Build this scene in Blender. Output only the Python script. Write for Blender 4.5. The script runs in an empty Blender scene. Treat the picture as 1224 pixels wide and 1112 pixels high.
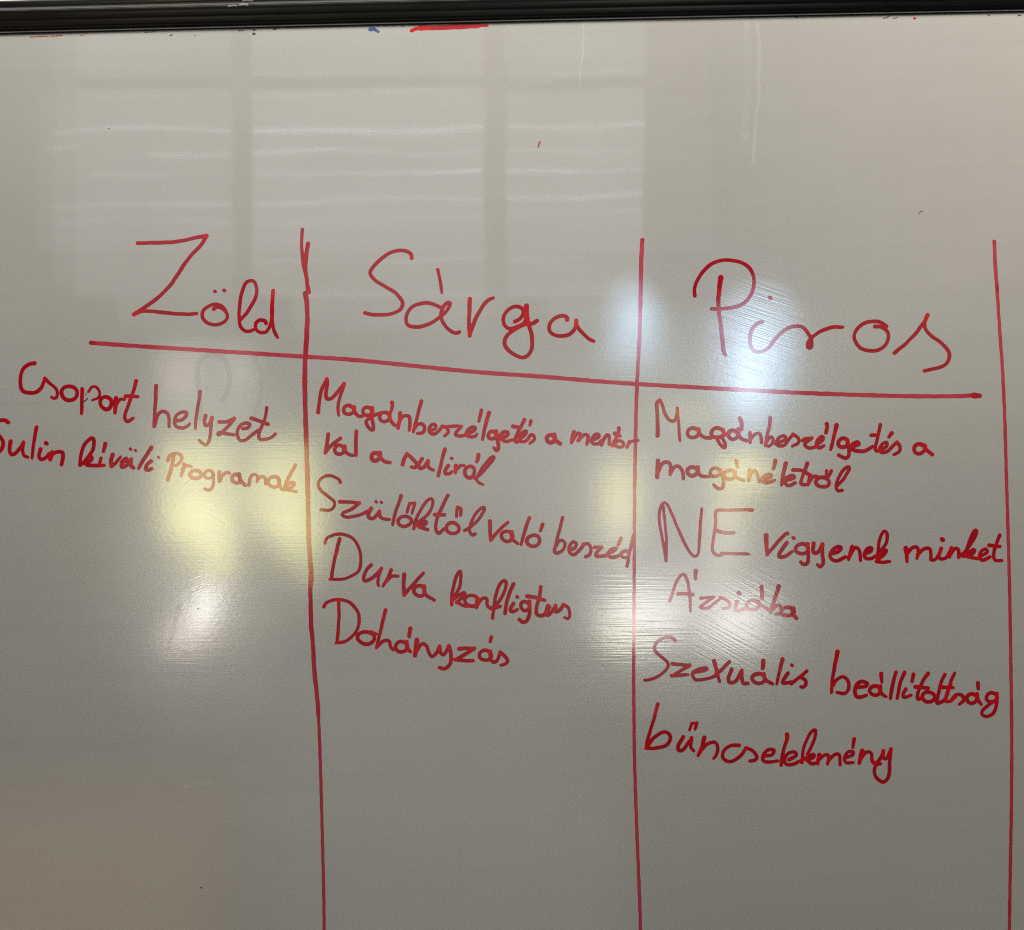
import bpy, math, random
import numpy as np
random.seed(7)
sc = bpy.context.scene
COL = sc.collection

# ---------------- camera: square on to the board, rolled a little as the phone was held ----------------
PX = 0.001                    # one photograph pixel is one millimetre on the board
W, H = 1224.0, 1112.0
DIST = 1.36                   # camera to board
CZ = 1.50                     # height of the picture centre on the board
ROLL = -math.radians(1.25)
cam_d = bpy.data.cameras.new('camera')
cam = bpy.data.objects.new('camera', cam_d); COL.objects.link(cam)
cam.location = (0, -DIST, CZ)
cam.rotation_euler = (math.radians(90), 0, 0)
cam.rotation_euler = (math.radians(90), -ROLL, 0)
cam_d.sensor_fit = 'HORIZONTAL'; cam_d.sensor_width = 36
cam_d.lens = 36 * DIST / (W * PX)
cam_d.clip_start = 0.05; cam_d.clip_end = 60
sc.camera = cam
CR, SR = math.cos(ROLL), math.sin(ROLL)
def board_xz(px, py):
    """Board point (x, z) under a point measured on the photograph."""
    u = (px - W/2) * PX; v = (H/2 - py) * PX
    return CR*u - SR*v, CZ + SR*u + CR*v

# ---------------- world and lamps ----------------
world = bpy.data.worlds.new('World'); sc.world = world; world.use_nodes = True
bg = world.node_tree.nodes['Background']
bg.inputs[0].default_value = (0.93, 0.98, 1.0, 1); bg.inputs[1].default_value = 0.034

def area(name, loc, rot, sx, sy, radiance, col, shape='RECTANGLE', spread=180):
    d = bpy.data.lights.new(name, 'AREA'); d.shape = shape; d.size = sx; d.size_y = sy
    a = sx*sy*(math.pi/4 if shape == 'ELLIPSE' else 1)
    d.energy = radiance*math.pi*a; d.color = col; d.spread = math.radians(spread)
    o = bpy.data.objects.new(name, d); COL.objects.link(o); o.location = loc; o.rotation_euler = rot
    return o

# lit ceiling over the board, out of the picture: makes the top of the board the brightest
area('ceiling_lamp', (0.36, -0.70, 2.66), (math.radians(14), 0, 0), 3.2, 0.75, 6.0, (1.0, 0.945, 0.86))

# the windows across the room that the glossy board mirrors: panes, gaps between blind slats, patches of garden and sky, plus added fill lamps
BACK = 3.6                    # windows to board
GLASS = 0.45; N_PANE = [0]
def pane(x0, y0, x1, y1, rad, col, tilt=0.0, shape='RECTANGLE'):
    bx, bz = board_xz((x0 + x1)/2, (y0 + y1)/2)
    N_PANE[0] += 1; back = BACK + .004*N_PANE[0]; K = (DIST + back) / DIST      # each light a little behind the last
    area('window_and_fill_light', (bx*K, -back, CZ + (bz - CZ)*K), (math.radians(90), -ROLL + tilt, 0),
         abs(x1 - x0)*PX*K, abs(y1 - y0)*PX*K, rad*GLASS, col, shape)
YEL = (1.0, 0.95, 0.38); WARM = (1.0, 0.93, 0.76); WHITE = (1.0, 0.98, 0.93); BLUE = (0.52, 0.75, 1.0); PINK = (1.0, 0.84, 0.74)
GREY = (0.97, 1.0, 0.95); LIL = (0.975, 0.99, 0.97)
for x0, x1, r in ((92, 278, 1.15), (302, 580, 1.45), (606, 768, 1.3)):          # upper panes behind the blind
    pane(x0, 24, x1, 92, r*.7, GREY); pane(x0, 106, x1, 300, r*.85, LIL); pane(x0, 300, x1, 352, r*.6, GREY); pane(x0 + 50, 352, x1, 392, r*.45, GREY)
pane(277, 60, 303, 380, .34, PINK); pane(579, 24, 607, 380, .42, PINK); pane(768, 24, 850, 300, .22, PINK)  # faint pink fill lamps added at the window bars to soften their contrast
pane(44, 110, 92, 300, .35, LIL); pane(66, 40, 92, 340, .35, GREY)
for x0, y0, x1, y1, w, r in (                                                 # daylight between the slats
    (60, 159, 130, 154.5, 3, 6), (128, 155, 276, 158, 2.6, 11), (303, 157.5, 440, 155, 3, 15), (438, 155.5, 578, 150, 2.6, 15),
    (607, 151, 690, 152, 2.2, 11), (688, 152, 768, 148, 2.4, 10), (53, 182, 96, 177, 2.4, 7), (180, 188.5, 276, 188, 2.4, 8),
    (303, 187, 400, 180.5, 2.6, 13), (398, 180.5, 470, 182, 2, 9), (470, 184, 578, 181, 2, 6), (607, 182, 700, 178, 2, 6), (700, 179, 768, 180, 2, 5),
    (110, 213, 200, 209, 2, 5), (303, 210, 440, 211, 2, 7), (438, 212, 500, 208, 2.4, 8), (498, 208.5, 578, 203.5, 2.6, 13), (607, 205, 690, 203, 2.4, 12), (690, 204, 768, 201, 2.2, 8),
    (60, 246.5, 180, 244, 2.2, 6), (178, 245, 276, 242.5, 2.4, 8), (303, 242, 420, 239, 2.2, 9), (418, 239.5, 578, 239, 2.2, 7), (607, 236, 690, 237, 2.4, 12), (688, 237.5, 768, 232.5, 2.4, 13),
    (66, 266, 120, 262, 2, 5), (118, 262, 276, 263.5, 1.8, 4), (303, 265, 578, 259, 1.8, 4), (607, 257, 768, 253, 1.8, 5),
    (303, 313, 470, 311, 2, 5), (468, 311.5, 578, 308, 2.4, 8), (607, 309, 700, 308, 2, 6), (303, 350, 500, 353, 2.2, 6), (500, 351, 578, 349, 2.4, 8), (607, 349, 745, 348, 2.2, 6),
    (110, 118, 220, 118.5, 1.8, 4), (303, 116, 400, 111, 2, 4), (450, 109, 578, 104, 2.4, 6), (607, 98, 660, 94, 2.4, 6), (660, 86, 768, 84, 2, 4)):
    L = math.hypot(x1 - x0, y1 - y0); cx, cy = (x0 + x1)/2, (y0 + y1)/2
    pane(cx - L/2, cy - w/2, cx + L/2, cy + w/2, r*.29, LIL, math.atan2(y1 - y0, x1 - x0))
def soft(x0, y0, x1, y1, rad, col, g=6, n=3):
    """A pane with a feathered rim."""
    for k in range(n):
        q = g*(2*k/(n - 1) - 1); pane(x0 + q, y0 + q, x1 - q, y1 - q, rad/n, col)
for p in (                                                                    # lower panes, left
    (190, 402, 300, 520, 1.2, WARM), (192, 424, 238, 470, 3.2, WARM), (276, 430, 304, 466, 3.2, WARM),
    (193, 531, 286, 583, 5.0, YEL), (193, 583, 286, 596, 3.4, YEL), (195, 596, 286, 645, 6.8, YEL), (212, 645, 284, 676, 4.2, YEL), (240, 672, 284, 700, 2.2, YEL),
    (302, 534, 376, 584, 6.0, YEL), (296, 584, 378, 612, 6.2, YEL), (312, 612, 380, 630, 8, YEL), (332, 628, 381, 650, 8, YEL),
    (346, 650, 381, 668, 7, YEL), (356, 668, 381, 700, 4, YEL),
    (200, 700, 282, 772, 1.6, PINK), (200, 752, 246, 773, 11, PINK)):
    soft(*p)
pane(229, 702, 260, 754, 18, WHITE, math.radians(20), 'ELLIPSE')
def glow(cx, cy, rx, ry, rad, col, tilt=0.0):
    """A patch of light, built of nested lamps to fade towards its rim."""
    for q, w in ((1.0, .16), (.80, .22), (.60, .25), (.40, .22), (.22, .15)):
        pane(cx - rx*q, cy - ry*q, cx + rx*q, cy + ry*q, rad*w, col, -math.radians(tilt), 'ELLIPSE')
glow(902, 424, 60, 90, 16, BLUE, -6); glow(892, 444, 30, 54, 8, BLUE); glow(892, 448, 22, 40, 4, LIL); glow(897, 496, 40, 46, 5, BLUE); glow(862, 388, 30, 24, 4, BLUE); glow(762, 390, 40, 66, 10, BLUE, 12); glow(766, 384, 18, 34, 3, BLUE); glow(740, 424, 28, 28, 3.5, BLUE)
glow(888, 562, 46, 28, 13, YEL); glow(872, 600, 34, 48, 5, YEL); glow(866, 650, 30, 64, 5.5, WARM)
glow(742, 588, 38, 62, 8.5, YEL); glow(744, 640, 40, 46, 4, WARM); glow(762, 738, 66, 44, 14, WHITE); glow(740, 756, 30, 24, 8, YEL)
glow(884, 740, 56, 40, 15, WHITE, 15); glow(818, 720, 90, 60, 4, WHITE); glow(810, 620, 190, 240, 2.2, GREY); glow(826, 492, 60, 24, 2.5, YEL)
glow(240, 640, 130, 240, 2.0, GREY); glow(234, 600, 58, 115, 2.8, YEL); glow(350, 592, 50, 100, 2.6, YEL); glow(238, 620, 44, 42, 3.5, YEL); glow(346, 606, 30, 34, 2.5, YEL); glow(258, 668, 30, 44, 5.5, YEL); glow(226, 572, 40, 44, 2.5, YEL); glow(580, 540, 340, 240, 1.2, GREY)  # the last, wide grey one is added to lift the middle of the board
# lamps added to stand in for the dim room lower down: a brown corner, a greyer rest
soft(-300, 955, 262, 1400, .80, (1.0, .57, .17), 46, 9); soft(310, 960, 740, 1400, .36, (.93, 1.0, 1.0), 40, 7); soft(330, 770, 680, 970, .42, GREY, 60, 7)
soft(1040, -160, 1600, 420, 1.0, (1.0, .88, .58), 170, 9)  # unseen warm lamp added to tint the far upper right

vs = sc.view_settings; vs.view_transform = 'Standard'; vs.look = 'None'; vs.exposure = 0; vs.gamma = 1; vs.use_curve_mapping = False
sc.cycles.use_denoising = False; sc.cycles.filter_width = 1.1
sc.cycles.max_bounces = 4; sc.cycles.transparent_max_bounces = 64
sc.cycles.sample_clamp_indirect = 4

# ---- handwriting, traced as pen strokes -------------------------------------------------
# each word: T x y scale = origin and scale of the coordinates that follow;
# "w: x,y x,y ..." a pen stroke of width w; "Ow: cx,cy,rx,ry" a closed loop; "D: x,y,r" a dot
WORDS = [  # ink load after each label; lowered in glared words to paint in the reflection
("heading_word", "large red heading word Zöld over the first column", 0.55, """T 150 270 6
28: 88,125 200,122 330,118 420,105 520,82 582,72
28: 582,72 540,140 460,225 400,310 330,415 250,500 160,570 60,636
27: 60,636 130,612 230,618 350,630 440,634 510,630
D: 642,471,14
D: 708,464,15
26: 632,598 655,583 690,590 722,622 730,660 700,695 645,710 585,695 552,655 558,610 600,575 645,563 690,575 720,608
26: 822,678 880,610 930,520 942,460 925,405 895,395 860,415 832,490 818,580 815,660 822,715 850,750 885,757 925,742
26: 1008,700 1000,682 965,677 935,700 935,740 965,765 1005,762 1035,720 1050,660 1054,560 1060,468
26: 1060,468 1050,560 1050,650 1060,730 1075,775 1090,800"""),
("heading_word", "large red heading word Sárga over the middle column", 0.6, """T 430 290 6
27: 372,112 368,85 335,62 280,58 215,75 140,130 85,190 78,230 115,275 190,320 260,365 305,425 295,475 240,508 170,518 100,518 38,506
27: 590,472 520,440 450,435 380,460 340,510 332,560 350,595 400,606 470,595 540,560 600,515 640,465 648,437 628,432 600,460 584,510 590,560 620,605 660,640 690,650 714,642
24: 560,195 572,250 590,360
30: 790,405 786,500 784,580 788,668
29: 788,668 800,630 830,550 880,460 920,415 958,398
T 540 320 6
27: 452,388 490,365 512,335 510,300 475,280 430,287 390,318 370,365 380,413 410,438 455,430 510,405 530,370 535,330
34: 536,275 538,340 548,400
29: 540,350 558,430 574,490 575,570 550,625 510,645 450,625 395,580 378,540 395,490 450,445 520,410 580,400 612,382
28: 828,374 825,357 790,345 745,360 705,400 698,440 720,475 770,490 830,485 870,455 890,420 892,378
29: 892,380 895,415 930,460 975,505 1020,528"""),
("heading_word", "large red heading word Piros over the last column", 0.5, """T 820 300 6
27: 64,322 60,275 80,215 125,145 190,90 260,68 340,70 420,95 470,145 487,210 478,285 440,350 390,390 310,410 240,415 185,417
36: 249,192 243,240 236,300
30: 238,290 232,350 235,430 250,540 262,650 272,725 285,748
D: 604,337,18
27: 545,510 505,525 465,580 460,660 480,710 530,725 590,695 650,620 720,560 790,540 840,550 880,600 900,640 898,690 874,692 874,660 910,615 970,575 1050,548 1125,547
T 960 330 6
27: 515,363 560,366 600,395 612,440 590,495 540,530 480,537 410,515 370,460 370,415 400,365 450,335 510,325 560,335 600,360
27: 655,552 730,490 800,420 850,355 880,310 893,280
27: 893,280 870,340 880,385 920,430 990,480 1035,530 1050,575 1030,625 980,655 870,680"""),
("handwritten_word", "red handwritten word Csoport", 0.6, """T 10 425 7.2
34: 225,68 180,75 130,115 105,180 108,270 130,310 180,322 240,315 285,275 315,198
30: 315,198 350,235 400,275 422,315 415,358 390,370 370,358
O34: 525,325,67,62
34: 635,290 634,360 630,500
24: 690,310 720,272 760,275 785,315 775,362 722,384
O34: 840,410,48,55
36: 927,368 922,430 917,495
30: 925,450 940,405 965,378 1000,380
32: 1100,220 1075,310 1035,420 1005,510 1005,550 1028,568 1075,540
34: 1010,352 1060,350 1115,355"""),
("handwritten_word", "red handwritten word helyzet", 0.5, """T 170 450 7.2
33: 120,82 115,200 108,320 103,432
30: 110,415 130,340 170,302 210,312 228,350 232,432
30: 290,382 340,375 375,345 380,312 345,307 300,332 277,382 292,430 340,445 385,430 408,410
29: 498,132 485,230 465,340 457,450
30: 547,338 535,390 545,425 575,412 600,357
30: 600,355 590,450 580,540 555,587 520,577 490,550
32: 662,392 720,392 792,364
32: 792,364 730,440 668,498 652,498 664,484 720,492 790,505
30: 866,450 902,448 925,418 905,402 860,412 826,450 817,500 842,550 892,545 950,500 1000,462
29: 1072,270 1062,340 1030,430 1003,500 1012,540 1060,542 1110,525 1145,497
32: 937,362 1000,380 1082,413"""),
("handwritten_word", "red handwritten word Sulin cut by the picture edge", 0.65, """T 0 495 7.2
34: 70,72 45,54 5,55 -40,75 -55,120 -30,165 5,200 28,245 20,290 -5,320 -60,350
34: 92,235 82,310 97,345 132,340 175,290 202,242
30: 202,242 195,310 207,355 240,372
31: 315,115 295,220 275,380
34: 350,302 335,360 352,390 392,378 422,345
D: 398,252,22
38: 450,330 432,390
34: 432,392 455,345 500,325 538,332 540,380 530,435"""),
("handwritten_word", "red handwritten word with a tall looped first letter beside Sulin", 0.6, """T 90 515 7.2
33: 42,295 48,210 80,120 130,68 160,80 152,160 110,225 60,288
33: 138,222 140,248 95,290 160,300 250,297
30: 222,235 208,285
34: 258,112 254,140 243,178
37: 322,207 308,260 310,306
32: 312,305 350,275 390,225
34: 400,270 440,258 438,238 408,262 400,310 440,298 482,245
34: 482,245 477,295 500,320
D: 475,158,16
D: 518,170,15
34: 655,145 620,200 580,260 545,325
34: 652,262 618,290 607,330 630,338 658,325
D: 715,228,15"""),
("handwritten_word", "red handwritten word Programok, ink paled to paint in a reflection", 0.12, """T 90 515 7.2
34: 845,212 835,290 815,360 795,425
30: 795,255 812,215 860,195 905,207 915,250 885,288 865,300
32: 935,290 925,340 912,388
30: 925,330 950,302 1000,310
T 210 530 7.2
O32: 170,268,48,36
O26: 285,268,38,34
30: 322,260 325,340 310,388 280,402 248,393
31: 375,247 372,290 376,322
31: 378,322 400,280 440,250 463,258
O32: 520,305,36,38
32: 545,265 560,320 598,362
28: 630,360 645,290 680,268 705,288 700,332
28: 703,310 740,285 770,302 775,350
O32: 845,332,50,44
30: 885,310 908,400
30: 1030,188 990,260 950,340 932,400
30: 932,400 970,350 1008,337 1018,360 962,400
28: 962,400 1038,418"""),
("handwritten_word", "red handwritten word at the top of the middle list", 0.65, """T 370 445 7.2
32: 75,345 85,250 105,150 150,58
32: 150,58 155,100 140,180 150,228 190,225 240,170 298,100
30: 298,100 270,190 245,290 250,372
O32: 335,325,45,37
32: 385,302 388,340 420,378 455,378
O32: 500,338,42,36
34: 537,310 533,390
31: 533,390 550,460 546,497 510,480 487,430 510,400 560,370 620,345
O32: 645,385,44,39
32: 690,352 692,400 720,445 745,463
32: 710,260 714,290 700,340
32: 780,352 775,410 762,482
32: 765,445 800,382 850,377 865,412 857,500
32: 962,250 930,370 905,470 892,512
30: 900,490 930,452 970,447 990,480 975,520 928,528
T 500 480 7.2
30: 100,252 140,237 150,207 125,197 95,230 100,268 140,280 180,250 205,215
30: 205,215 245,225 258,265 228,296
30: 260,215 330,212 372,215
30: 372,215 330,260 320,287 370,297 430,282
32: 415,280 470,258 490,228 460,222 420,257 415,290 450,305 490,300 505,280
32: 543,77 535,120 520,172
36: 608,98 587,170
32: 587,170 570,240 552,328
O33: 635,290,34,33
34: 670,257 680,320 690,388 675,424 650,398
33: 718,312 760,297 770,267 735,264 710,292 717,325 760,345 810,330
32: 912,157 885,215 850,280 832,338 852,350
34: 815,215 885,225
30: 875,320 920,287 930,257 900,264 875,302 872,340 910,345 940,328 968,287 995,297 998,330 960,362
32: 968,168 960,206"""),
("handwritten_word", "small red handwritten letter a before mentor", 0.65, """T 630 490 7.2
O35: 205,248,35,34
35: 235,215 242,258 285,293"""),
("handwritten_word", "small red handwritten word mentor", 0.6, """T 630 490 7.2
36: 402,192 390,240 384,282
32: 388,262 430,207 462,215 440,265
32: 440,265 490,217 525,227 516,295
31: 540,265 585,250 618,232 612,212 580,217 555,260 570,293 615,290 640,262
31: 640,302 658,255 688,217 708,230 705,298
33: 790,157 785,210
28: 775,230 750,270 732,308 752,310
33: 755,205 800,225
O28: 795,295,36,28
29: 882,275 860,320
28: 870,300 900,272 958,262"""),
("handwritten_word", "red handwritten word val", 0.6, """T 375 505 7.2
34: 125,103 115,180 98,262
32: 98,262 150,200 230,137
O32: 220,235,42,38
32: 265,207 277,255 320,283 365,275
32: 368,77 362,180 366,283"""),
("handwritten_word", "red handwritten letter a after val", 0.65, """T 375 505 7.2
O36: 532,296,34,34
34: 570,262 577,305 615,338 655,345"""),
("handwritten_word", "red handwritten word at the end of the line starting with val", 0.65, """T 375 505 7.2
33: 765,362 780,310 800,272
33: 800,272 850,312 888,360 870,388 838,383
33: 932,312 905,362 917,395 952,380 985,332
32: 985,332 987,385 1033,412
33: 1128,232 1105,320 1086,400 1073,458
T 460 515 7.2
32: 547,302 520,340 522,368 560,368 577,352
D: 575,238,17
36: 612,302 606,360
31: 610,340 650,302 682,300
O32: 730,355,42,50
34: 805,210 800,240 791,266
27: 775,410 830,370 900,290 942,232 915,230 860,290 808,370 790,420 815,450 846,462"""),
("handwritten_word", "long red handwritten word on the third line of the middle list", 0.5, """T 370 560 7.2
28: 265,120 245,90 190,65 130,68 85,105 78,150 100,195 160,240 210,285 210,330 170,360 97,357
30: 262,287 340,290 428,298
30: 428,298 370,345 290,385 290,408 340,420 430,400 500,370 530,347
32: 530,345 505,400 517,427 555,425 602,372
31: 602,370 607,415 645,435 690,440
D: 573,287,16
D: 618,292,15
31: 788,237 760,320 730,410 716,488
O31: 818,455,57,44
28: 862,300 850,340 840,375
28: 905,298 893,345 882,388
24: 862,300 905,298
T 470 580 7.2
28: 176,375 195,300 250,190 310,120 340,132 330,200 280,270 210,320
34: 205,345 275,312 278,332 225,362
30: 222,362 260,372 298,383
31: 470,88 420,190 377,290 366,370 390,413 435,378
32: 358,255 440,255
O31: 512,370,55,47
28: 552,190 544,270
28: 552,190 583,207 580,258
28: 614,390 680,350 745,280 785,210 768,192 715,240 672,320 657,390 680,430 705,420"""),
("handwritten_word", "red handwritten word beginning with a V beside a tall l", 0.6, """T 470 580 7.2
34: 832,312 835,400 840,473
31: 840,473 900,400 988,318
O32: 980,440,49,44
32: 1020,402 1022,460 1072,503
31: 1172,282 1140,370 1101,512
T 600 610 7.2
O32: 270,262,57,47
34: 350,124 330,178"""),
("handwritten_word", "red handwritten word whose last letter touches the ruled line", 0.55, """T 600 610 7.2
30: 523,62 495,170 465,290 452,352 480,368 525,340 543,287 520,260 490,267 462,318
31: 588,338 622,328 640,290 612,272 580,312 582,362 622,382 670,340 705,295
31: 705,293 745,292 765,330 755,383 722,400
31: 797,318 858,320
31: 858,320 812,368 812,393 870,395 920,385
31: 912,370 960,352 983,327 945,335 917,370 932,402 985,400 1030,380
34: 1024,244 1000,300
O28: 1060,380,38,28
28: 1132,215 1105,330 1076,483"""),
("handwritten_word", "red handwritten word Durva with a large capital", 0.55, """T 375 630 7.2
34: 222,104 192,230
31: 192,230 167,340 155,438
27: 95,138 115,97 180,66 260,65 330,95 385,170 406,280 390,370 330,420 240,450 140,448
32: 495,327 455,370 430,430 442,465 500,440 560,390 582,357
30: 582,357 560,420 551,480 560,506
32: 667,372 642,430 597,508
30: 620,470 670,427 728,423
36: 778,410 774,500 777,582
32: 778,584 860,490 943,398
O32: 910,550,46,46
33: 950,512 962,580 1040,632"""),
("handwritten_word", "red handwritten word with a looped k and f", 0.6, """T 525 680 7.2
30: 106,308 115,190 150,60 180,22 187,80 170,170 112,270
30: 112,270 208,205 213,235 150,288
30: 150,288 220,320 252,322
O31: 278,275,58,46
34: 330,255 320,330
30: 325,315 370,257 408,260 412,310 440,343
30: 460,423 475,300 500,180 545,107 575,118 560,200 500,300 440,343
32: 455,345 530,322
34: 640,132 600,220 577,310 566,383
34: 640,300 612,350 632,368 675,350
D: 672,243,18
O33: 740,320,38,40
33: 776,282 777,380 755,445 720,460 687,435
33: 875,157 860,250 837,340 842,395 900,398 950,330
34: 757,235 840,250 908,272
33: 938,318 920,370 934,400 970,370 1000,318
33: 1000,318 1003,368 1040,355 1068,308
28: 1068,307 1110,335 1124,395 1110,428 1077,418"""),
("handwritten_word", "red handwritten word with a large capital on the last line of the middle list", 0.65, """T 375 705 7.2
30: 215,95 217,250 202,448
29: 88,148 112,110 180,87 260,90 335,130 385,210 388,300 350,380 280,440 192,460
O33: 450,415,72,53
28: 490,362 538,382
34: 618,175 603,240
31: 603,240 590,290 560,420 538,500
31: 545,490 600,442 650,442 662,490 682,518
O33: 755,490,51,46
32: 800,447 803,500 833,533
34: 832,334 821,402
38: 888,434 880,500 871,566
32: 882,530 930,467 970,482 990,540 1020,573 1060,540 1083,487
32: 1083,487 1092,540 1122,558 1162,482
32: 1162,482 1182,560 1172,640 1130,678 1082,670
T 460 730 7.2
34: 640,328 700,325 768,325
34: 768,325 700,370 605,425
32: 603,420 680,430 758,430
O32: 865,385,51,44
32: 908,352 912,420 942,445 972,420 992,360
32: 992,360 1040,400 1058,435 1030,463 997,470
34: 916,228 905,268"""),
("handwritten_word", "red handwritten word at the top of the last list", 0.5, """T 770 465 7.2
34: 116,402 115,250 108,135 132,97
29: 135,95 160,150 185,225 220,270 265,270 284,200
26: 284,165 290,230 297,310 307,445
O33: 420,378,48,42
33: 468,347 482,390 520,418 575,420
O33: 630,378,52,42
33: 680,352 690,400
30: 625,425 655,480 692,507 697,470 672,420 690,400 735,378
O33: 765,395,41,39
32: 810,347 815,400 845,432 882,447
36: 825,255 838,300 838,347
30: 910,378 913,463
30: 915,430 950,395 990,382 1005,415 1010,462
32: 1085,248 1077,330
29: 1077,330 1055,410 1043,488
29: 1050,460 1088,412 1110,440 1085,488 1045,488
T 900 485 7.2
30: 195,330 240,312 280,288 270,262 230,272 205,312 220,345 270,340 310,290 345,247
30: 345,247 390,280 390,320 340,350
30: 428,300 450,285 508,278
30: 508,278 452,322 452,347 490,365 540,355
34: 550,330 600,292 595,267 560,292 545,335 570,363 612,345
36: 635,156 640,185 628,232
38: 720,170 702,240
33: 702,240 682,330 669,378
O34: 775,320,41,39
33: 815,297 825,370 825,428 795,453 737,425
34: 862,352 912,332 900,312 860,332 852,372 900,390 960,390 1030,352
31: 1095,165 1075,270 1052,358 1062,388 1100,388
30: 1018,254 1080,255
T 1000 495 7.2
31: 372,312 428,280 430,245 395,257 370,302 388,330 430,325 480,280 520,242
31: 520,242 545,280 540,320 492,350
34: 475,164 448,197"""),
("handwritten_word", "red handwritten letter a ending the first line of the last list", 0.65, """T 1000 495 7.2
O34: 712,300,46,42
34: 760,272 772,305 823,350"""),
("handwritten_word", "red handwritten word on the second line of the last list, partly glared over", 0.45, """T 775 530 7.2
36: 82,149 78,220 75,292
32: 80,250 120,177 165,162 190,190 188,270
32: 190,250 230,202 268,202 295,250 303,303
O35: 378,242,46,36
33: 425,207 432,260 470,285 530,285
O31: 575,250,44,36
32: 620,232 645,310 640,378 600,390 562,357
O31: 700,270,47,40
32: 745,242 752,290 822,320
32: 755,150 768,202
33: 870,230 865,318
31: 870,280 910,237 935,262 955,333
T 870 530 7.2
33: 298,318 350,300 375,277 345,267 305,292 300,327 350,337 403,318
34: 408,150 392,218
35: 498,174 478,260 462,358
31: 500,318 568,300 560,277 510,292 490,332 520,365 580,340
32: 683,174 665,230 637,300 632,350 690,358
33: 560,230 640,235 700,272
34: 712,278 692,350
31: 700,330 740,287 778,290
O32: 815,335,57,42
30: 850,238 845,276
30: 890,238 872,282
29: 937,370 1000,300 1045,222 1030,202 985,242 942,320 932,375 950,408 985,405"""),
("handwritten_word", "large red capitals NE between smaller words", 0.35, """T 775 590 7.2
25: 128,115 143,250 155,400 153,578
26: 153,578 132,450 102,290 92,200 105,120 135,80 175,115 220,220 280,360 340,480 380,530 405,540 430,510 440,400 450,230 460,132
28: 892,142 800,140 700,143 600,145 580,165 578,260 565,360 551,450 560,505 600,533 640,525
36: 880,143 892,142
32: 592,320 650,338 738,338
29: 632,515 740,518 858,520"""),
("handwritten_word", "red handwritten word beginning with V after the large NE", 0.55, """T 905 620 7.2
40: 78,146 80,230
34: 80,230 88,308
31: 88,308 170,210 250,127 265,135
34: 255,210 197,290 192,328 240,325 300,285
D: 313,167,18
O33: 385,260,54,43
33: 435,217 440,300 435,380 400,393 372,372
35: 485,214 482,280 502,298 532,280 562,222
34: 562,222 562,320 570,378 545,413 517,398
33: 640,302 690,287 722,257 700,242 650,267 627,312 642,348 690,363 760,330
33: 817,243 787,353
32: 795,322 840,252 878,270 890,358
32: 928,302 975,282 985,254 950,257 922,302 932,338 980,345 1020,320
30: 1035,345 1050,200 1085,112 1118,130 1110,210 1052,290 1042,330
34: 1045,325 1108,272 1100,302 1042,350
29: 1027,370 1080,375 1143,370"""),
("handwritten_word", "red handwritten word minket against the rightmost ruled line", 0.6, """T 1054 620 7.2
42: 207,256 212,300
34: 212,300 218,370
32: 225,290 260,252 303,247 314,290 301,343
31: 310,310 360,262 413,262 424,320 422,355 460,350 500,295 512,258
32: 512,257 492,320 510,348 560,330 600,252
D: 522,180,23
32: 600,250 582,332
32: 590,310 630,257 660,272 660,328
31: 662,332 720,280 790,180 815,112 795,107 760,180 720,290 702,330
32: 715,320 788,267 793,290 740,328
31: 740,328 830,345
31: 845,322 905,292 895,262 855,282 840,330 870,358 930,330
31: 1015,143 985,220 962,310 977,358 1033,362
34: 922,230 1018,240"""),
("handwritten_word", "red handwritten word with a capital A, ink paled to paint in glare", 0.28, """T 790 670 7.2
27: 77,348 100,280 140,170 185,122 220,150 245,270 255,438
32: 147,290 200,285 272,295
38: 300,90 297,120
28: 297,120 298,158
26: 342,325 455,315
26: 455,315 362,380 342,408 400,410 460,370 515,322
26: 515,320 570,345 595,375 580,408 537,415
31: 655,355 642,420 670,433 730,410
D: 673,282,23
O28: 790,385,54,40
28: 840,352 862,385 928,428
35: 865,228 872,322
35: 1015,224 982,320
31: 982,320 942,448
30: 950,430 1000,387 1033,402 1030,448 987,465
O33: 1090,440,54,37
33: 1140,412 1132,460 1168,497"""),
("handwritten_word", "red handwritten word with an X, under the paled word", 0.5, """T 770 750 7.2
28: 268,115 240,90 190,87 130,110 90,160 95,205 150,255 205,310 190,365 120,420 50,450 0,454
30: 242,312 320,322 393,325
30: 393,325 320,370 237,420
30: 235,415 300,413 378,407
29: 430,387 520,370 540,352 490,352 430,377 415,410 440,448 500,450 580,430 620,412
36: 602,290 620,360
32: 620,360 632,410 650,468
31: 733,297 660,370 612,408
34: 752,362 727,430 737,473 790,460 840,372
32: 840,370 842,450 857,483 893,482
O33: 985,440,54,43
32: 1030,402 1042,450 1108,488
36: 1026,290 1019,352
34: 1190,274 1167,370
29: 1167,370 1140,488
T 850 770 7.2
32: 660,252 616,320 627,338 690,325
D: 695,182,17
31: 690,340 760,285 825,232
31: 775,285 812,312 815,350 790,370 770,366"""),
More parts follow.
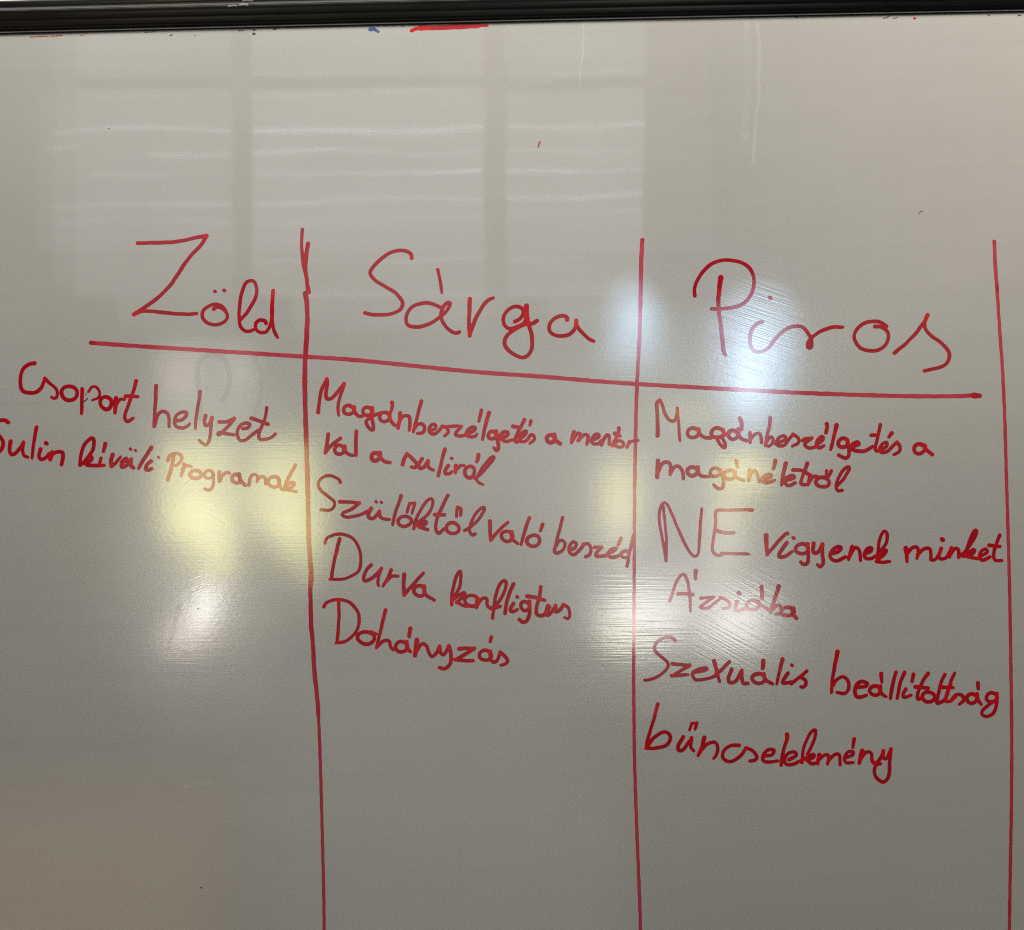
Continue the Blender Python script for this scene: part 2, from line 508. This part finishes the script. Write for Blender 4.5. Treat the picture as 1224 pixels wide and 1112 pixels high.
("handwritten_word", "long red handwritten word running up to the rightmost ruled line", 0.65, """T 980 770 7.2
37: 152,66 135,150
32: 135,150 125,200 105,330 100,418
31: 108,360 150,302 200,282 243,320 248,380 215,423 147,415
34: 320,370 390,365 408,337 360,322 318,347 302,400 312,448 350,455 403,440
O34: 475,400,44,41
32: 520,362 527,420 570,453
35: 528,256 533,328
33: 655,244 630,330 606,468
33: 728,244 690,340 666,466
32: 740,387 717,430 724,458 785,440
34: 806,260 793,323
33: 930,252 880,330 847,410 842,468 880,465
34: 822,368 933,378
O33: 935,455,52,44
32: 1075,262 1040,340 1020,430 1007,503 1040,500 1085,462 1125,330 1160,247
31: 1125,340 1080,475 1120,490 1170,452
32: 1045,370 1148,375
T 1054 790 7.2
31: 592,345 640,292 690,297 704,340 667,373
O33: 775,325,43,41
32: 820,287 827,335 856,375
34: 826,190 832,242
O32: 945,315,46,40
31: 990,282 986,380 960,450 900,478 864,460 872,420 930,372 972,345"""),
("handwritten_word", "red handwritten word lowest on the whiteboard", 0.65, """T 760 830 7.2
34: 189,86 170,160
30: 170,160 150,230 102,390 90,463
32: 90,463 170,463 260,438 298,380 280,335 230,327 160,370 112,430
33: 407,367 367,440 367,478 410,473 480,377
31: 480,377 472,450 498,487
28: 480,252 462,308
28: 526,247 510,298
24: 480,250 524,245
35: 590,372 570,450 537,528
30: 550,500 610,432 680,412 704,460 693,520 670,553
31: 888,440 820,440 762,480 747,530 772,570 830,575 900,530 948,462
30: 948,460 1010,490 1043,540 1020,568 982,573
31: 1102,532 1170,520 1188,482 1140,477 1097,520 1097,570 1150,583 1220,573
T 880 860 7.2
36: 437,130 438,170
32: 440,165 405,270 386,393
31: 455,347 513,312 505,282 450,292 415,342 430,385 490,385 560,352
29: 566,370 580,250 630,130 680,92 670,180 612,300
32: 590,340 658,302 668,322 610,350
30: 610,350 650,380 698,375
36: 715,304 702,382
30: 705,350 750,312 788,307 795,340 787,382
30: 795,350 850,302 888,307 895,390
30: 932,332 1000,307 1005,278 960,282 932,330 947,373 1008,370
33: 1015,170 1004,241
40: 1085,270 1058,376
31: 1070,340 1120,282 1163,292 1170,360 1200,380
T 960 870 7.2
31: 598,285 620,310 660,270 690,200
33: 690,200 690,258 722,258 755,185
32: 755,182 745,300 735,420 690,466 632,430 612,370 630,322 668,310"""),
]
LINES = [
("ruled_line", "long red ruled line running across under the three headings", 0.12, """T 0 0 1
5.04: 109,410 181.7,415 256.7,419.7 365,426.5 430,431 560,444 650,450.5 740,457.8 878,465.7 977,470.5 1076,473.5 1135,473.8 1171,472.5
6.66: 1164,472.8 1171,473.5"""),
("ruled_line", "thick overdrawn red ruled line between Zöld and Sárga", 0.38, """T 330 260 5.5625
22.50: 175,82 170,150 172,220 180,310 200,400 215,470 220,500
27.00: 212,175 203,240 195,330 205,420 212,500
23.40: 190,250 196,330 203,400
32.40: 195,505 203,560 208,650 205,750 200,850 195,920 192,1000 190,1112
T 0 0 1
5.76: 364.3,455 365,490 366.5,540 368,590 369,640 371,672 372.5,694
5.22: 371.4,689 371,705 371.4,726 372,748 374,769.5 375.8,802 379.2,834 380.7,856
3.87: 380.6,852 382.5,900 384.3,960 385.8,1020 387,1070 387.8,1140"""),
("ruled_line", "thin red ruled line between Sárga and Piros", 0.14, """T 0 0 1
5.04: 767.8,287 766.5,311 766,342 765.3,369
4.50: 765.3,365 764.8,394 763.2,425 761.5,458 760.2,497 759.4,540 758.6,582
4.05: 758.6,580 758.3,640 758,700 757.6,759 757.4,800 757.6,835 758.6,913 761.3,995 764.5,1075 766.5,1140"""),
("ruled_line", "thin red ruled line at the end of the last list", 0.14, """T 0 0 1
4.50: 1188.6,289 1189.5,315 1191.8,346
4.05: 1191.7,344 1195.3,400 1198.2,440 1201,500 1203,573 1204.6,625 1206.8,705 1208.2,790 1209.3,880 1209,960 1207.8,1028 1206,1140"""),
]
def parse(txt):
    """Pen strokes as (points [n,2], radius [n]) in board coordinates."""
    out = []
    ox = oy = 0.0; sc = 1.0
    for line in txt.strip().splitlines():
        line = line.strip()
        if line.startswith('T'):
            _, a, b, c = line.split(); ox, oy, sc = float(a), float(b), float(c); continue
        head, rest = line.split(':')
        pts = [tuple(float(v) for v in p.split(',')) for p in rest.split()]
        if head == 'D':
            x, y, r = pts[0]
            p = np.array([[x - .18*r, y - .12*r], [x + .18*r, y + .12*r]])
            out.append(((p - 0) / sc + (ox, oy), np.array([r*.86, r*.86]) / sc, True)); continue
        if head[0] == 'O':
            w = float(head[1:]); cx, cy, rx, ry = pts[0]
            # a hand-drawn loop: starts at upper right, a little irregular, overshoots its start
            rs = np.random.RandomState(int(cx*7 + cy*13 + rx) % 9973)
            k = np.linspace(0, 1, 15)
            a = -0.85 - k * (2*np.pi + 0.35)
            wob = 1 + 0.035*np.sin(a*2 + rs.rand()*6) + 0.025*np.sin(a*3 + rs.rand()*6)
            pts = list(zip(cx + rx*wob*np.cos(a), cy + ry*wob*np.sin(a)))
        else:
            w = float(head)
        P = np.array(pts) / sc + (ox, oy)
        out.append(smooth(P, w / sc / 2))
    return out

def smooth(P, r):
    """Catmull-Rom through P, sampled finely, with the small width changes of a felt tip."""
    rs = np.random.RandomState(int(abs(P.sum()*10)) % 99991)
    Q = np.vstack([2*P[0] - P[1], P, 2*P[-1] - P[-2]])
    res = []
    for i in range(1, len(Q) - 2):
        a, b, c, d = Q[i-1:i+3]
        n = max(2, int(np.hypot(*(c - b)) / 1.1))
        t = np.linspace(0, 1, n, endpoint=False)[:, None]
        res.append(.5*((2*b) + (c - a)*t + (2*a - 5*b + 4*c - d)*t*t + (3*b - a - 3*c + d)*t**3))
    res.append(P[-1:])
    R = np.vstack(res)
    s = np.concatenate([[0], np.cumsum(np.hypot(*np.diff(R, axis=0).T))])
    L = s[-1]
    rad = r*(1 + .04*np.sin(s/9.0 + rs.rand()*6) + .022*np.sin(s/4.3 + rs.rand()*6) + .012*np.sin(s/2.1 + rs.rand()*6))
    rad *= 1 + .10*np.exp(-s/3.0)
    rad *= 1 - .16*np.exp(-(L - s)/3.0)*(rs.rand() < .6)
    R = R + np.stack([.12*np.sin(s/3.3 + rs.rand()*6), .12*np.sin(s/2.7 + rs.rand()*6)], -1)
    return R, rad, False

def rasterize(strokes, h, dens):
    """Signed field of the union of the strokes on a grid of step h, and the ink load there."""
    lo = np.min([s[0].min(0) - s[1].max() for s in strokes], 0) - 2*h
    hi = np.max([s[0].max(0) + s[1].max() for s in strokes], 0) + 2*h
    lo = np.floor(lo/h)*h
    nx, ny = (np.ceil((hi - lo)/h)).astype(int) + 1
    X = lo[0] + np.arange(nx)*h; Y = lo[1] + np.arange(ny)*h
    f = np.full((ny, nx), -9.0, np.float32); load = np.zeros((ny, nx), np.float32); ends = np.zeros((ny, nx), np.float32)
    for P, R, dot in strokes:
        g = np.full((ny, nx), -9.0, np.float32)
        for i in range(len(P) - 1):
            a, b, r = P[i], P[i+1], max(R[i], R[i+1])
            i0 = max(0, int((min(a[0], b[0]) - r - 2*h - lo[0])/h)); i1 = min(nx, int((max(a[0], b[0]) + r + 2*h - lo[0])/h) + 2)
            j0 = max(0, int((min(a[1], b[1]) - r - 2*h - lo[1])/h)); j1 = min(ny, int((max(a[1], b[1]) + r + 2*h - lo[1])/h) + 2)
            gx, gy = np.meshgrid(X[i0:i1], Y[j0:j1])
            d = b - a; dd = max(1e-9, float(d @ d))
            t = np.clip(((gx - a[0])*d[0] + (gy - a[1])*d[1])/dd, 0, 1)
            dist = np.hypot(gx - a[0] - t*d[0], gy - a[1] - t*d[1])
            v = (R[i] + (R[i+1] - R[i])*t) - dist
            sub = g[j0:j1, i0:i1]; np.maximum(sub, v, out=sub)
        f = np.maximum(f, g)
        load += np.clip(g/.6 + .5, 0, 1)
        for q, am in ((P[0], .35), (P[-1], .25)):
            d2 = (X[None, :] - q[0])**2 + (Y[:, None] - q[1])**2
            ends = np.maximum(ends, am*np.exp(-d2/(2*R.mean())**2))
    edge = np.clip(1 - f/1.0, 0, 1)*.10
    ink = dens + .32*np.clip(load - 1, 0, 1.2) + ends*.6 + edge
    return lo[0], lo[1], h, f, np.clip(ink, 0, 1).astype(np.float32)

# ---------------- materials ----------------
class NT:
    def __init__(s, name):
        s.m = bpy.data.materials.new(name); s.m.use_nodes = True; s.t = s.m.node_tree
        s.b = s.t.nodes['Principled BSDF']
    def n(s, kind, **kw):
        x = s.t.nodes.new(kind)
        for k, v in kw.items(): setattr(x, k, v)
        return x
    def l(s, a, b): s.t.links.new(a, b)
    def val(s, sock, v):
        if hasattr(v, 'links'): s.l(v, sock)
        else: sock.default_value = v
    def math(s, op, a, b=0.0, c=None, clamp=False):
        x = s.n('ShaderNodeMath', operation=op); x.use_clamp = clamp
        s.val(x.inputs[0], a); s.val(x.inputs[1], b)
        if c is not None: s.val(x.inputs[2], c)
        return x.outputs[0]
    def noise(s, vec, scale, rot=0.0, detail=2.0, w=0.5):
        mp = s.n('ShaderNodeMapping'); mp.vector_type = 'TEXTURE'
        mp.inputs['Rotation'].default_value = (0, rot, 0)
        mp.inputs['Scale'].default_value = tuple(1/v for v in scale)
        s.l(vec, mp.inputs[0])
        x = s.n('ShaderNodeTexNoise'); x.inputs['Scale'].default_value = 1.0; x.inputs['Detail'].default_value = detail; x.inputs['Roughness'].default_value = w
        s.l(mp.outputs[0], x.inputs['Vector']); return x.outputs['Fac']
    def near(s, vec, px, py, r0, r1):
        """1 within r0 pixels of a place on the board, 0 beyond r1."""
        bx, bz = board_xz(px, py)
        d = s.n('ShaderNodeVectorMath', operation='DISTANCE'); s.l(vec, d.inputs[0]); d.inputs[1].default_value = (bx, 0, bz - BASE)
        m = s.n('ShaderNodeMapRange'); m.interpolation_type = 'SMOOTHSTEP'
        s.l(d.outputs['Value'], m.inputs[0]); m.inputs[1].default_value = r0*PX; m.inputs[2].default_value = r1*PX
        m.inputs[3].default_value = 1; m.inputs[4].default_value = 0
        return m.outputs[0]
    def ramp(s, fac, stops):
        r = s.n('ShaderNodeValToRGB'); e = r.color_ramp.elements
        while len(e) < len(stops): e.new(.5)
        for q, (p, c) in zip(e, stops): q.position = p; q.color = (*c, 1)
        s.l(fac, r.inputs[0]); return r.outputs[0]

BASE = 0.72                   # height of the board's lower edge

def board_material():
    M = NT('enamel_board'); b = M.b
    v = M.n('ShaderNodeTexCoord').outputs['Object']
    big = M.noise(v, (3, 3, 3), 0, 3); streak = M.noise(v, (2.2, 1, 60), 0, 4, .6); cloud = M.noise(v, (14, 14, 14), 0.3, 4, .6)
    f = M.math('ADD', M.math('MULTIPLY', big, .35), M.math('ADD', M.math('MULTIPLY', streak, .40), M.math('MULTIPLY', cloud, .25)))
    M.l(M.ramp(f, [(.32, (.350, .344, .330)), (.5, (.368, .362, .348)), (.68, (.385, .379, .365))]), b.inputs['Base Color'])
    b.inputs['Roughness'].default_value = .20; b.inputs['IOR'].default_value = 1.5
    b.inputs['Coat Weight'].default_value = 1.0; b.inputs['Coat IOR'].default_value = 2.0
    # wiping film: the mirror layer is clearer in some places than in others
    film = M.noise(v, (9, 9, 22), 0.2, 5, .62)
    # relief: slow waves of the sheet, orange peel, fine horizontal wipe lines, patches of slanting scratches
    waves = M.math('MULTIPLY', M.noise(v, (3.5, 3.5, 5), 0, 1), .0006)
    peel = M.math('MULTIPLY', M.noise(v, (170, 170, 190), 0, 2), 1.9e-5)
    lines = M.math('MULTIPLY', M.noise(v, (7, 1, 520), 0, 2), 2.0e-5)
    # the writing zone is worn by wiping, the strip above it is still smooth
    sep = M.n('ShaderNodeSeparateXYZ'); M.l(v, sep.inputs[0])
    wear = M.n('ShaderNodeMapRange'); wear.interpolation_type = 'SMOOTHSTEP'; M.l(sep.outputs['Z'], wear.inputs[0])
    wear.inputs[1].default_value = board_xz(612, 440)[1] - BASE; wear.inputs[2].default_value = board_xz(612, 320)[1] - BASE
    wear.inputs[3].default_value = 1.0; wear.inputs[4].default_value = 0.16
    M.l(M.math('MULTIPLY_ADD', wear.outputs[0], .060, M.math('MULTIPLY_ADD', film, .05, .004)), b.inputs['Coat Roughness'])
    h = M.math('ADD', waves, M.math('MULTIPLY', M.math('ADD', peel, lines), wear.outputs[0]))
    for px, py, r0, r1, rot, amp, fine in ((905, 398, 40, 85, 19, 5.5e-5, 620), (925, 655, 14, 48, 28, 4e-5, 450), (880, 742, 40, 95, 30, 4.5e-5, 420),
                                     (752, 735, 35, 95, 1, 6e-5, 400), (300, 458, 8, 34, -35, 4e-5, 450), (240, 575, 10, 36, -40, 4e-5, 450),
                                     (268, 640, 15, 50, 30, 3e-5, 500), (241, 695, 6, 26, -20, 4e-5, 500), (700, 620, 30, 110, 3, 3e-5, 400)):
        mk = M.near(v, px, py, r0, r1)
        s_ = M.noise(v, (14, 1, fine), math.radians(rot), 1, .4)
        h = M.math('ADD', h, M.math('MULTIPLY', M.math('MULTIPLY', s_, amp), mk))
    bp = M.n('ShaderNodeBump'); bp.inputs['Strength'].default_value = 1; bp.inputs['Distance'].default_value = 1
    M.l(h, bp.inputs['Height'])
    M.l(bp.outputs[0], b.inputs['Coat Normal']); M.l(bp.outputs[0], b.inputs['Normal'])
    return M.m

def ink_material(name, stops, rough=.05):
    M = NT(name); b = M.b
    at = M.n('ShaderNodeAttribute', attribute_name='ink').outputs['Fac']
    v = M.n('ShaderNodeTexCoord').outputs['Object']
    nz = M.noise(v, (260, 260, 260), 0, 3, .6); n2 = M.noise(v, (45, 45, 45), 0, 2)
    f = M.math('ADD', at, M.math('ADD', M.math('MULTIPLY_ADD', nz, .26, -.13), M.math('MULTIPLY_ADD', n2, .34, -.17)), clamp=True)
    M.l(M.ramp(f, stops), b.inputs['Base Color'])
    b.inputs['Roughness'].default_value = .4; b.inputs['IOR'].default_value = 1.45
    b.inputs['Coat Weight'].default_value = 1; b.inputs['Coat Roughness'].default_value = rough; b.inputs['Coat IOR'].default_value = 1.78; b.inputs['Specular IOR Level'].default_value = 0.0
    h = M.math('ADD', M.math('MULTIPLY', M.noise(v, (3.5, 3.5, 5), 0, 1), .0006), M.math('MULTIPLY', M.noise(v, (300, 300, 300), 0, 2), 1.2e-5))
    bp = M.n('ShaderNodeBump'); bp.inputs['Distance'].default_value = 1; M.l(h, bp.inputs['Height']); M.l(bp.outputs[0], b.inputs['Coat Normal'])
    return M.m

def film_material(name, col, alpha, rough=.5):
    """A thin, half see-through residue, denser where the ink attribute is higher."""
    M = NT(name); b = M.b
    at = M.n('ShaderNodeAttribute', attribute_name='ink').outputs['Fac']
    v = M.n('ShaderNodeTexCoord').outputs['Object']
    nz = M.noise(v, (60, 60, 120), 0, 4, .6)
    b.inputs['Base Color'].default_value = (*col, 1); b.inputs['Roughness'].default_value = rough
    M.l(M.math('MULTIPLY', M.math('MULTIPLY', at, M.math('MULTIPLY_ADD', nz, 1.6, .1)), alpha, clamp=True), b.inputs['Alpha'])
    return M.m

def plain(name, col, rough, var=.15, scale=40, spec=.5):
    M = NT(name); b = M.b
    v = M.n('ShaderNodeTexCoord').outputs['Object']
    nz = M.noise(v, (scale*.3, scale, scale*3), 0, 4, .6)
    M.l(M.ramp(nz, [(.25, tuple(c*(1 - var) for c in col)), (.75, tuple(c*(1 + var) for c in col))]), b.inputs['Base Color'])
    M.l(M.math('MULTIPLY_ADD', nz, .12, rough - .06), b.inputs['Roughness'])
    b.inputs['Specular IOR Level'].default_value = spec
    return M.m

MAT_BOARD = board_material()
MAT_INK = ink_material('red_marker_ink', [(0.0, (.40, .046, .072)), (.28, (.37, .015, .034)), (.55, (.29, .0035, .013)), (.8, (.37, .003, .008)), (1.0, (.48, .0025, .006))])
MAT_BLUE = ink_material('blue_marker_ink', [(0, (.10, .15, .30)), (1, (.04, .06, .20))])
MAT_DARK = ink_material('dark_marker_residue', [(0, (.06, .055, .05)), (1, (.012, .011, .011))], .2)
MAT_GHOST = film_material('erased_ink_film', (.18, .19, .16), .14)
MAT_PALE = film_material('cleaner_and_glint_film', (.92, .93, .90), .26)
MAT_RAIL = plain('black_rail_plastic', (.0045, .0048, .0045), .24, .4, 60, .32)
MAT_WALL = plain('painted_wall', (.80, .78, .71), .7, .03, 25)
MAT_BACK = plain('hardboard', (.22, .15, .09), .8)
MAT_TAPE = film_material('clear_tape', (.75, .75, .70), .75, .2)

# ---------------- objects ----------------
def link(name, verts, faces, mat, parent=None, loc=(0, 0, 0), smooth=False, attr=None):
    me = bpy.data.meshes.new(name); me.from_pydata(verts, [], faces); me.materials.append(mat)
    if attr is not None:
        a = me.attributes.new('ink', 'FLOAT', 'POINT'); a.data.foreach_set('value', np.asarray(attr, np.float32))
    if smooth: me.polygons.foreach_set('use_smooth', [True]*len(me.polygons))
    me.update()
    o = bpy.data.objects.new(name, me); COL.objects.link(o); o.location = loc
    if parent: o.parent = parent
    return o

def trace(lo_x, lo_y, h, f, ink):
    """Filled outline (marching squares with interpolated edges) of the field f > 0."""
    ny, nx = f.shape; ins = f > 0
    V, A, key, F = [], [], {}, []
    def node(j, i):
        k = (j, i)
        if k not in key:
            key[k] = len(V); V.append((lo_x + i*h, lo_y + j*h)); A.append(ink[j, i])
        return key[k]
    def cut(j, i, j2, i2):
        k = (j, i, j2, i2) if (j, i) < (j2, i2) else (j2, i2, j, i)
        if k not in key:
            a, b = f[k[0], k[1]], f[k[2], k[3]]; t = min(.98, max(.02, a/(a - b)))
            key[k] = len(V); V.append((lo_x + (k[1] + (k[3] - k[1])*t)*h, lo_y + (k[0] + (k[2] - k[0])*t)*h))
            A.append(ink[k[0], k[1]]*(1 - t) + ink[k[2], k[3]]*t)
        return key[k]
    c = ins[:-1, :-1].astype(int) + ins[:-1, 1:] + ins[1:, 1:] + ins[1:, :-1]
    for j, i in zip(*np.nonzero(c)):
        q = ((j, i), (j, i+1), (j+1, i+1), (j+1, i)); s = [ins[p] for p in q]
        poly = []
        for a in range(4):
            p, n = q[a], q[(a+1) % 4]
            if s[a]: poly.append(node(*p))
            if s[a] != s[(a+1) % 4]: poly.append(cut(*p, *n))
        if len(poly) >= 3: F.append(poly)
    return V, A, F

LAYER = [0]
def mark(name, txt, dens, mat, parent, label=None, h=0.62, kinds=None):
    """One run of pen work on the board as one mesh, lying a hair's breadth above the enamel and above the marks before it."""
    V, A, F = trace(*rasterize(parse(txt), h, dens))
    LAYER[0] += 1
    y = -(0.00005 + 0.000003*LAYER[0])
    pts = []
    for px, py in V:
        x, z = board_xz(px, py); pts.append((x, y, z - BASE))
    o = link(name, pts, F, mat, parent, attr=A)
    if label: o['label'] = label
    return o

def box(x0, x1, y0, y1, z0, z1):
    v = [(x, y, z) for x in (x0, x1) for y in (y0, y1) for z in (z0, z1)]
    return v, [(0, 1, 3, 2), (4, 6, 7, 5), (0, 4, 5, 1), (2, 3, 7, 6), (0, 2, 6, 4), (1, 5, 7, 3)]

# wall behind
v, f = box(-3.0, 3.0, 0, .1, 0, 3.4)
wall = link('wall', v, f, MAT_WALL, loc=(0, .020, 0)); wall['kind'] = 'structure'; wall['label'] = 'pale painted wall behind the whiteboard'; wall['category'] = 'wall'

# whiteboard
EDGE = board_xz(612, 28.4)[1]                # inner edge of the top rail
XL, XR = -1.02, 0.98
wb = bpy.data.objects.new('whiteboard', None); COL.objects.link(wb); wb.location = (0, 0, BASE)
wb['label'] = 'glossy whiteboard in a black rail, ruled into columns of red Hungarian handwriting'; wb['category'] = 'whiteboard'
v, f = box(XL, XR, 0, .012, 0, EDGE + .012 - BASE)
link('writing_surface', v, f, MAT_BOARD, wb)
v, f = box(XL, XR, .0125, .0175, 0, EDGE + .012 - BASE)
link('backing_panel', v, f, MAT_BACK, wb)

# rail: a pressed profile (height above the inner edge, depth out of the board)
PROF = [(0, 0), (0, 2.2), (.8, 2.8), (1.8, 2.9), (2.3, 2.2), (3, 2.2), (3.6, 3.2), (5, 4.4), (6.2, 4.6), (6.6, 5.2), (8, 5.9), (12, 7.8), (13.2, 8.1), (13.8, 8.7), (16, 9.8), (19, 11.0), (20.5, 11.5), (22, 12.4),
        (23.0, 12.7), (23.7, 12.6), (24.4, 11.6), (25.0, 11.0), (27.6, 11.7), (28.2, 11.6), (28.8, 12.1), (34.0, 13.6), (34.9, 13.2), (35.4, 11.6), (35.6, 9), (35.6, -6), (35.6, -17)]
def rail(a, b, up, name):
    """Sweep the profile from a to b (x, z); up = direction away from the sheet."""
    n = 40; verts = []; faces = []; m = len(PROF)
    for k in range(n + 1):
        t = k/n; x = a[0] + (b[0] - a[0])*t; z = a[1] + (b[1] - a[1])*t
        bow = .0024*(1 - (2*t - 1)**2) if up == (0, 1) else 0
        for hh, dd in PROF:
            mitre = hh*.001
            dx = dz = 0
            L = math.hypot(b[0] - a[0], b[1] - a[1]); ux, uz = (b[0] - a[0])/L, (b[1] - a[1])/L
            e = mitre*(2*t - 1)
            verts.append((x + up[0]*mitre + ux*e, -dd*.001, z + up[1]*mitre + uz*e + bow))
    for k in range(n):
        for j in range(m - 1):
            faces.append((k*m + j, k*m + j + 1, (k+1)*m + j + 1, (k+1)*m + j))
    return link(name, verts, faces, MAT_RAIL, wb, smooth=True)
ZT = EDGE - BASE - .0015
top_rail = rail((XL, ZT), (XR, ZT), (0, 1), 'frame_rail')
rail((XR, 0), (XL, 0), (0, -1), 'frame_rail'); rail((XL, 0), (XL, ZT), (-1, 0), 'frame_rail'); rail((XR, ZT), (XR, 0), (1, 0), 'frame_rail')

for name, lab, d, txt in LINES: mark(name, txt, d, MAT_INK, wb, lab)
for name, lab, d, txt in WORDS: mark(name, txt, d, MAT_INK, wb, lab)

# stray marks
mark('marker_stroke', """T 400 0 2.914
12: 268,107 290,99 330,96
17: 300,98 360,97 420,94 500,90
9: 480,92 533,89""", .8, MAT_INK, wb, 'short red marker stroke under the top rail')
mark('marker_stroke', """T 400 0 2.914
13: 124,103 138,102
10: 138,102 152,110""", .4, MAT_BLUE, wb, 'small blue marker fleck under the top rail')
mark('marker_stroke', "T 0 0 1\n1.6: 645.8,169.5 644.2,173 643,176.5", .5, MAT_INK, wb, 'tiny red tick high on the board')
mark('marker_stroke', "T 0 0 1\n0.8: 1098,255 1101,252.8 1104,252.6", .4, MAT_DARK, wb, 'tiny brown fleck high on the board')
DK = 'ink_speck'
for t in ("T 0 0 1\n1.25: 203.5,42.8 206,41.8", "T 0 0 1\n2.65: 302.8,40.8 304.2,40.6", "T 0 0 1\n1.72: 302.4,36.2 305,36.1", "T 0 0 1\n1.56: 327,35.6 330.5,34.6",
          "T 0 0 1\n1.01: 173,38.9 185,38.3", "T 0 0 1\n0.94: 285,37.1 291,36.6", "T 0 0 1\n1.01: 951,20.6 954,21", "T 0 0 1\n1.17: 1056,22 1061,20.8 1063,19.2",
          "T 0 0 1\n0.94: 1068,22.2 1073,21.2", "T 0 0 1\n1.33: 1181,18.4 1183,18.3", "T 0 0 1\n1.40: 1217,18.6 1220,18.4", "T 0 0 1\n1.17: 129.6,154 130.4,154.1",
          "T 0 0 1\n1.25: 239.8,1061 241.2,1061.3", "T 0 0 1\n1.25: 481,31.6 483,31.4", "T 0 0 1\n1.25: 896.5,663 897,663", "T 0 0 1\n0.78: 233,42.5 234,42.5", "T 0 0 1\n1.33: 236,727 237,728"):
    mark(DK, t, .7, MAT_DARK, wb, h=.4)
for t in ("T 0 0 1\n0.78: 36,44.4 46,44.0 58,43.4", "T 0 0 1\n0.78: 60,43.4 75,42.7", "T 0 0 1\n0.70: 96,42.2 102,41.9", "T 0 0 1\n1.87: 1092.4,22 1094.4,22.2"):
    mark(DK, t, .7, MAT_INK, wb, h=.4)
mark('ink_speck', "T 10 425 7.2\n10: 640,398 662,390 682,370\n4.68: 672,315 668,345", .9, MAT_DARK, wb, 'black residue inside the letter p of Csoport', h=.4)
# hairline scratches at the left edge, wiped-out letters, dried cleaner runs, a painted glint
mark('hairline_scratch', "T 0 0 1\n1.0: -40,466 -10,465.8 16,466", .9, MAT_GHOST, wb, h=.4)
mark('hairline_scratch', "T 0 0 1\n1.0: -40,482.5 20,482.6 62,481.3 76,482", .9, MAT_GHOST, wb, h=.4)
mark('erased_letter', "T 0 0 1\n6: 240,500 238,470 236,440 243,428 256,423 268,430 274,447 273,466 266,478", .5, MAT_GHOST, wb, 'faint grey ghost of an erased letter under the heading Zöld')
mark('erased_letter', "T 0 0 1\n5: 300,420 310,440 312,470 303,498 298,520", .32, MAT_GHOST, wb, 'faint grey ghost stroke beside the erased letter')
mark('erased_letter', "T 0 0 1\n5: 214,725 207,752 201,776", .5, MAT_GHOST, wb)
mark('cleaner_and_glint_mark', "T 0 0 1\n4: 905,30 908,60 906.5,90 907.5,115 904,140 902,168 900,195", .26, MAT_PALE, wb, 'thin white dried run below the top rail')
mark('cleaner_and_glint_mark', "T 0 0 1\n7: 893,30 893,80 892,120 891,165", .07, MAT_PALE, wb)
mark('cleaner_and_glint_mark', "T 0 0 1\n1.8: 697.5,28 697,60 694,80 692.5,104", .38, MAT_PALE, wb)
mark('cleaner_and_glint_mark', "T 0 0 1\n3: 767,549 774,548 779,544.5", .8, MAT_PALE, wb, 'small white painted glint beside the ruled line', h=.4)  # a glint of light, painted as a pale film
mark('cleaner_and_glint_mark', "T 0 0 1\n5: 222,941 236,937 252,936", .12, MAT_PALE, wb, 'pale wipe mark low in the first column')
# scuffs on the rail
def rail_mark(name, pts, w, mat, dep, ink=.8):
    V = []; F = []
    for k, (px, py) in enumerate(pts):
        for s in (-1, 1):
            x, z = board_xz(px, py + s*w/2); V.append((x, -dep, z - BASE))
    for k in range(len(pts) - 1): F.append((2*k, 2*k+1, 2*k+3, 2*k+2))
    return link(name, V, F, mat, top_rail, attr=[ink]*len(V))
rail_mark('scuff', [(276, 13.2), (283, 12), (287, 12.6)], 1.6, MAT_PALE, .0140)
rail_mark('scuff', [(289, 11.5), (295, 10.6), (300, 11.4)], 2.2, MAT_PALE, .0140)
rail_mark('scuff', [(293, 6.5), (300, 6.2), (306, 6.6)], 1.6, MAT_PALE, .0140, .5)

# scrap of clear tape stuck along the top of the rail
tape = bpy.data.objects.new('tape_scrap', None); COL.objects.link(tape)
tx, tz = board_xz(126, 3.0); tape.location = (tx, -.0125, tz)
tape['label'] = 'small scrap of clear tape curling off the top of the black rail'; tape['category'] = 'tape'
vv = []; ff = []
for k in range(9):
    u = -.024 + .006*k
    for j in range(3):
        vv.append((u, -.0006 - .0012*math.sin(k*.7)*(j - .4) - (.002 if k == 8 else 0), -.0035 + .003*j + .0008*math.sin(k*1.3) + .0006*k*.3))
for k in range(8):
    for j in range(2): ff.append((3*k + j, 3*k + j + 1, 3*k + j + 4, 3*k + j + 3))
link('tape_film', vv, ff, MAT_TAPE, tape, smooth=True, attr=[.7]*len(vv))
v, f = box(-.0035, .0035, -.0012, .0002, -.0012, .0010)
ch = link('dirt_crumb', [(x, y, z - x*.55) for x, y, z in v], f, MAT_DARK, tape, loc=(-.0185, -.001, .0022), attr=[.9]*8)
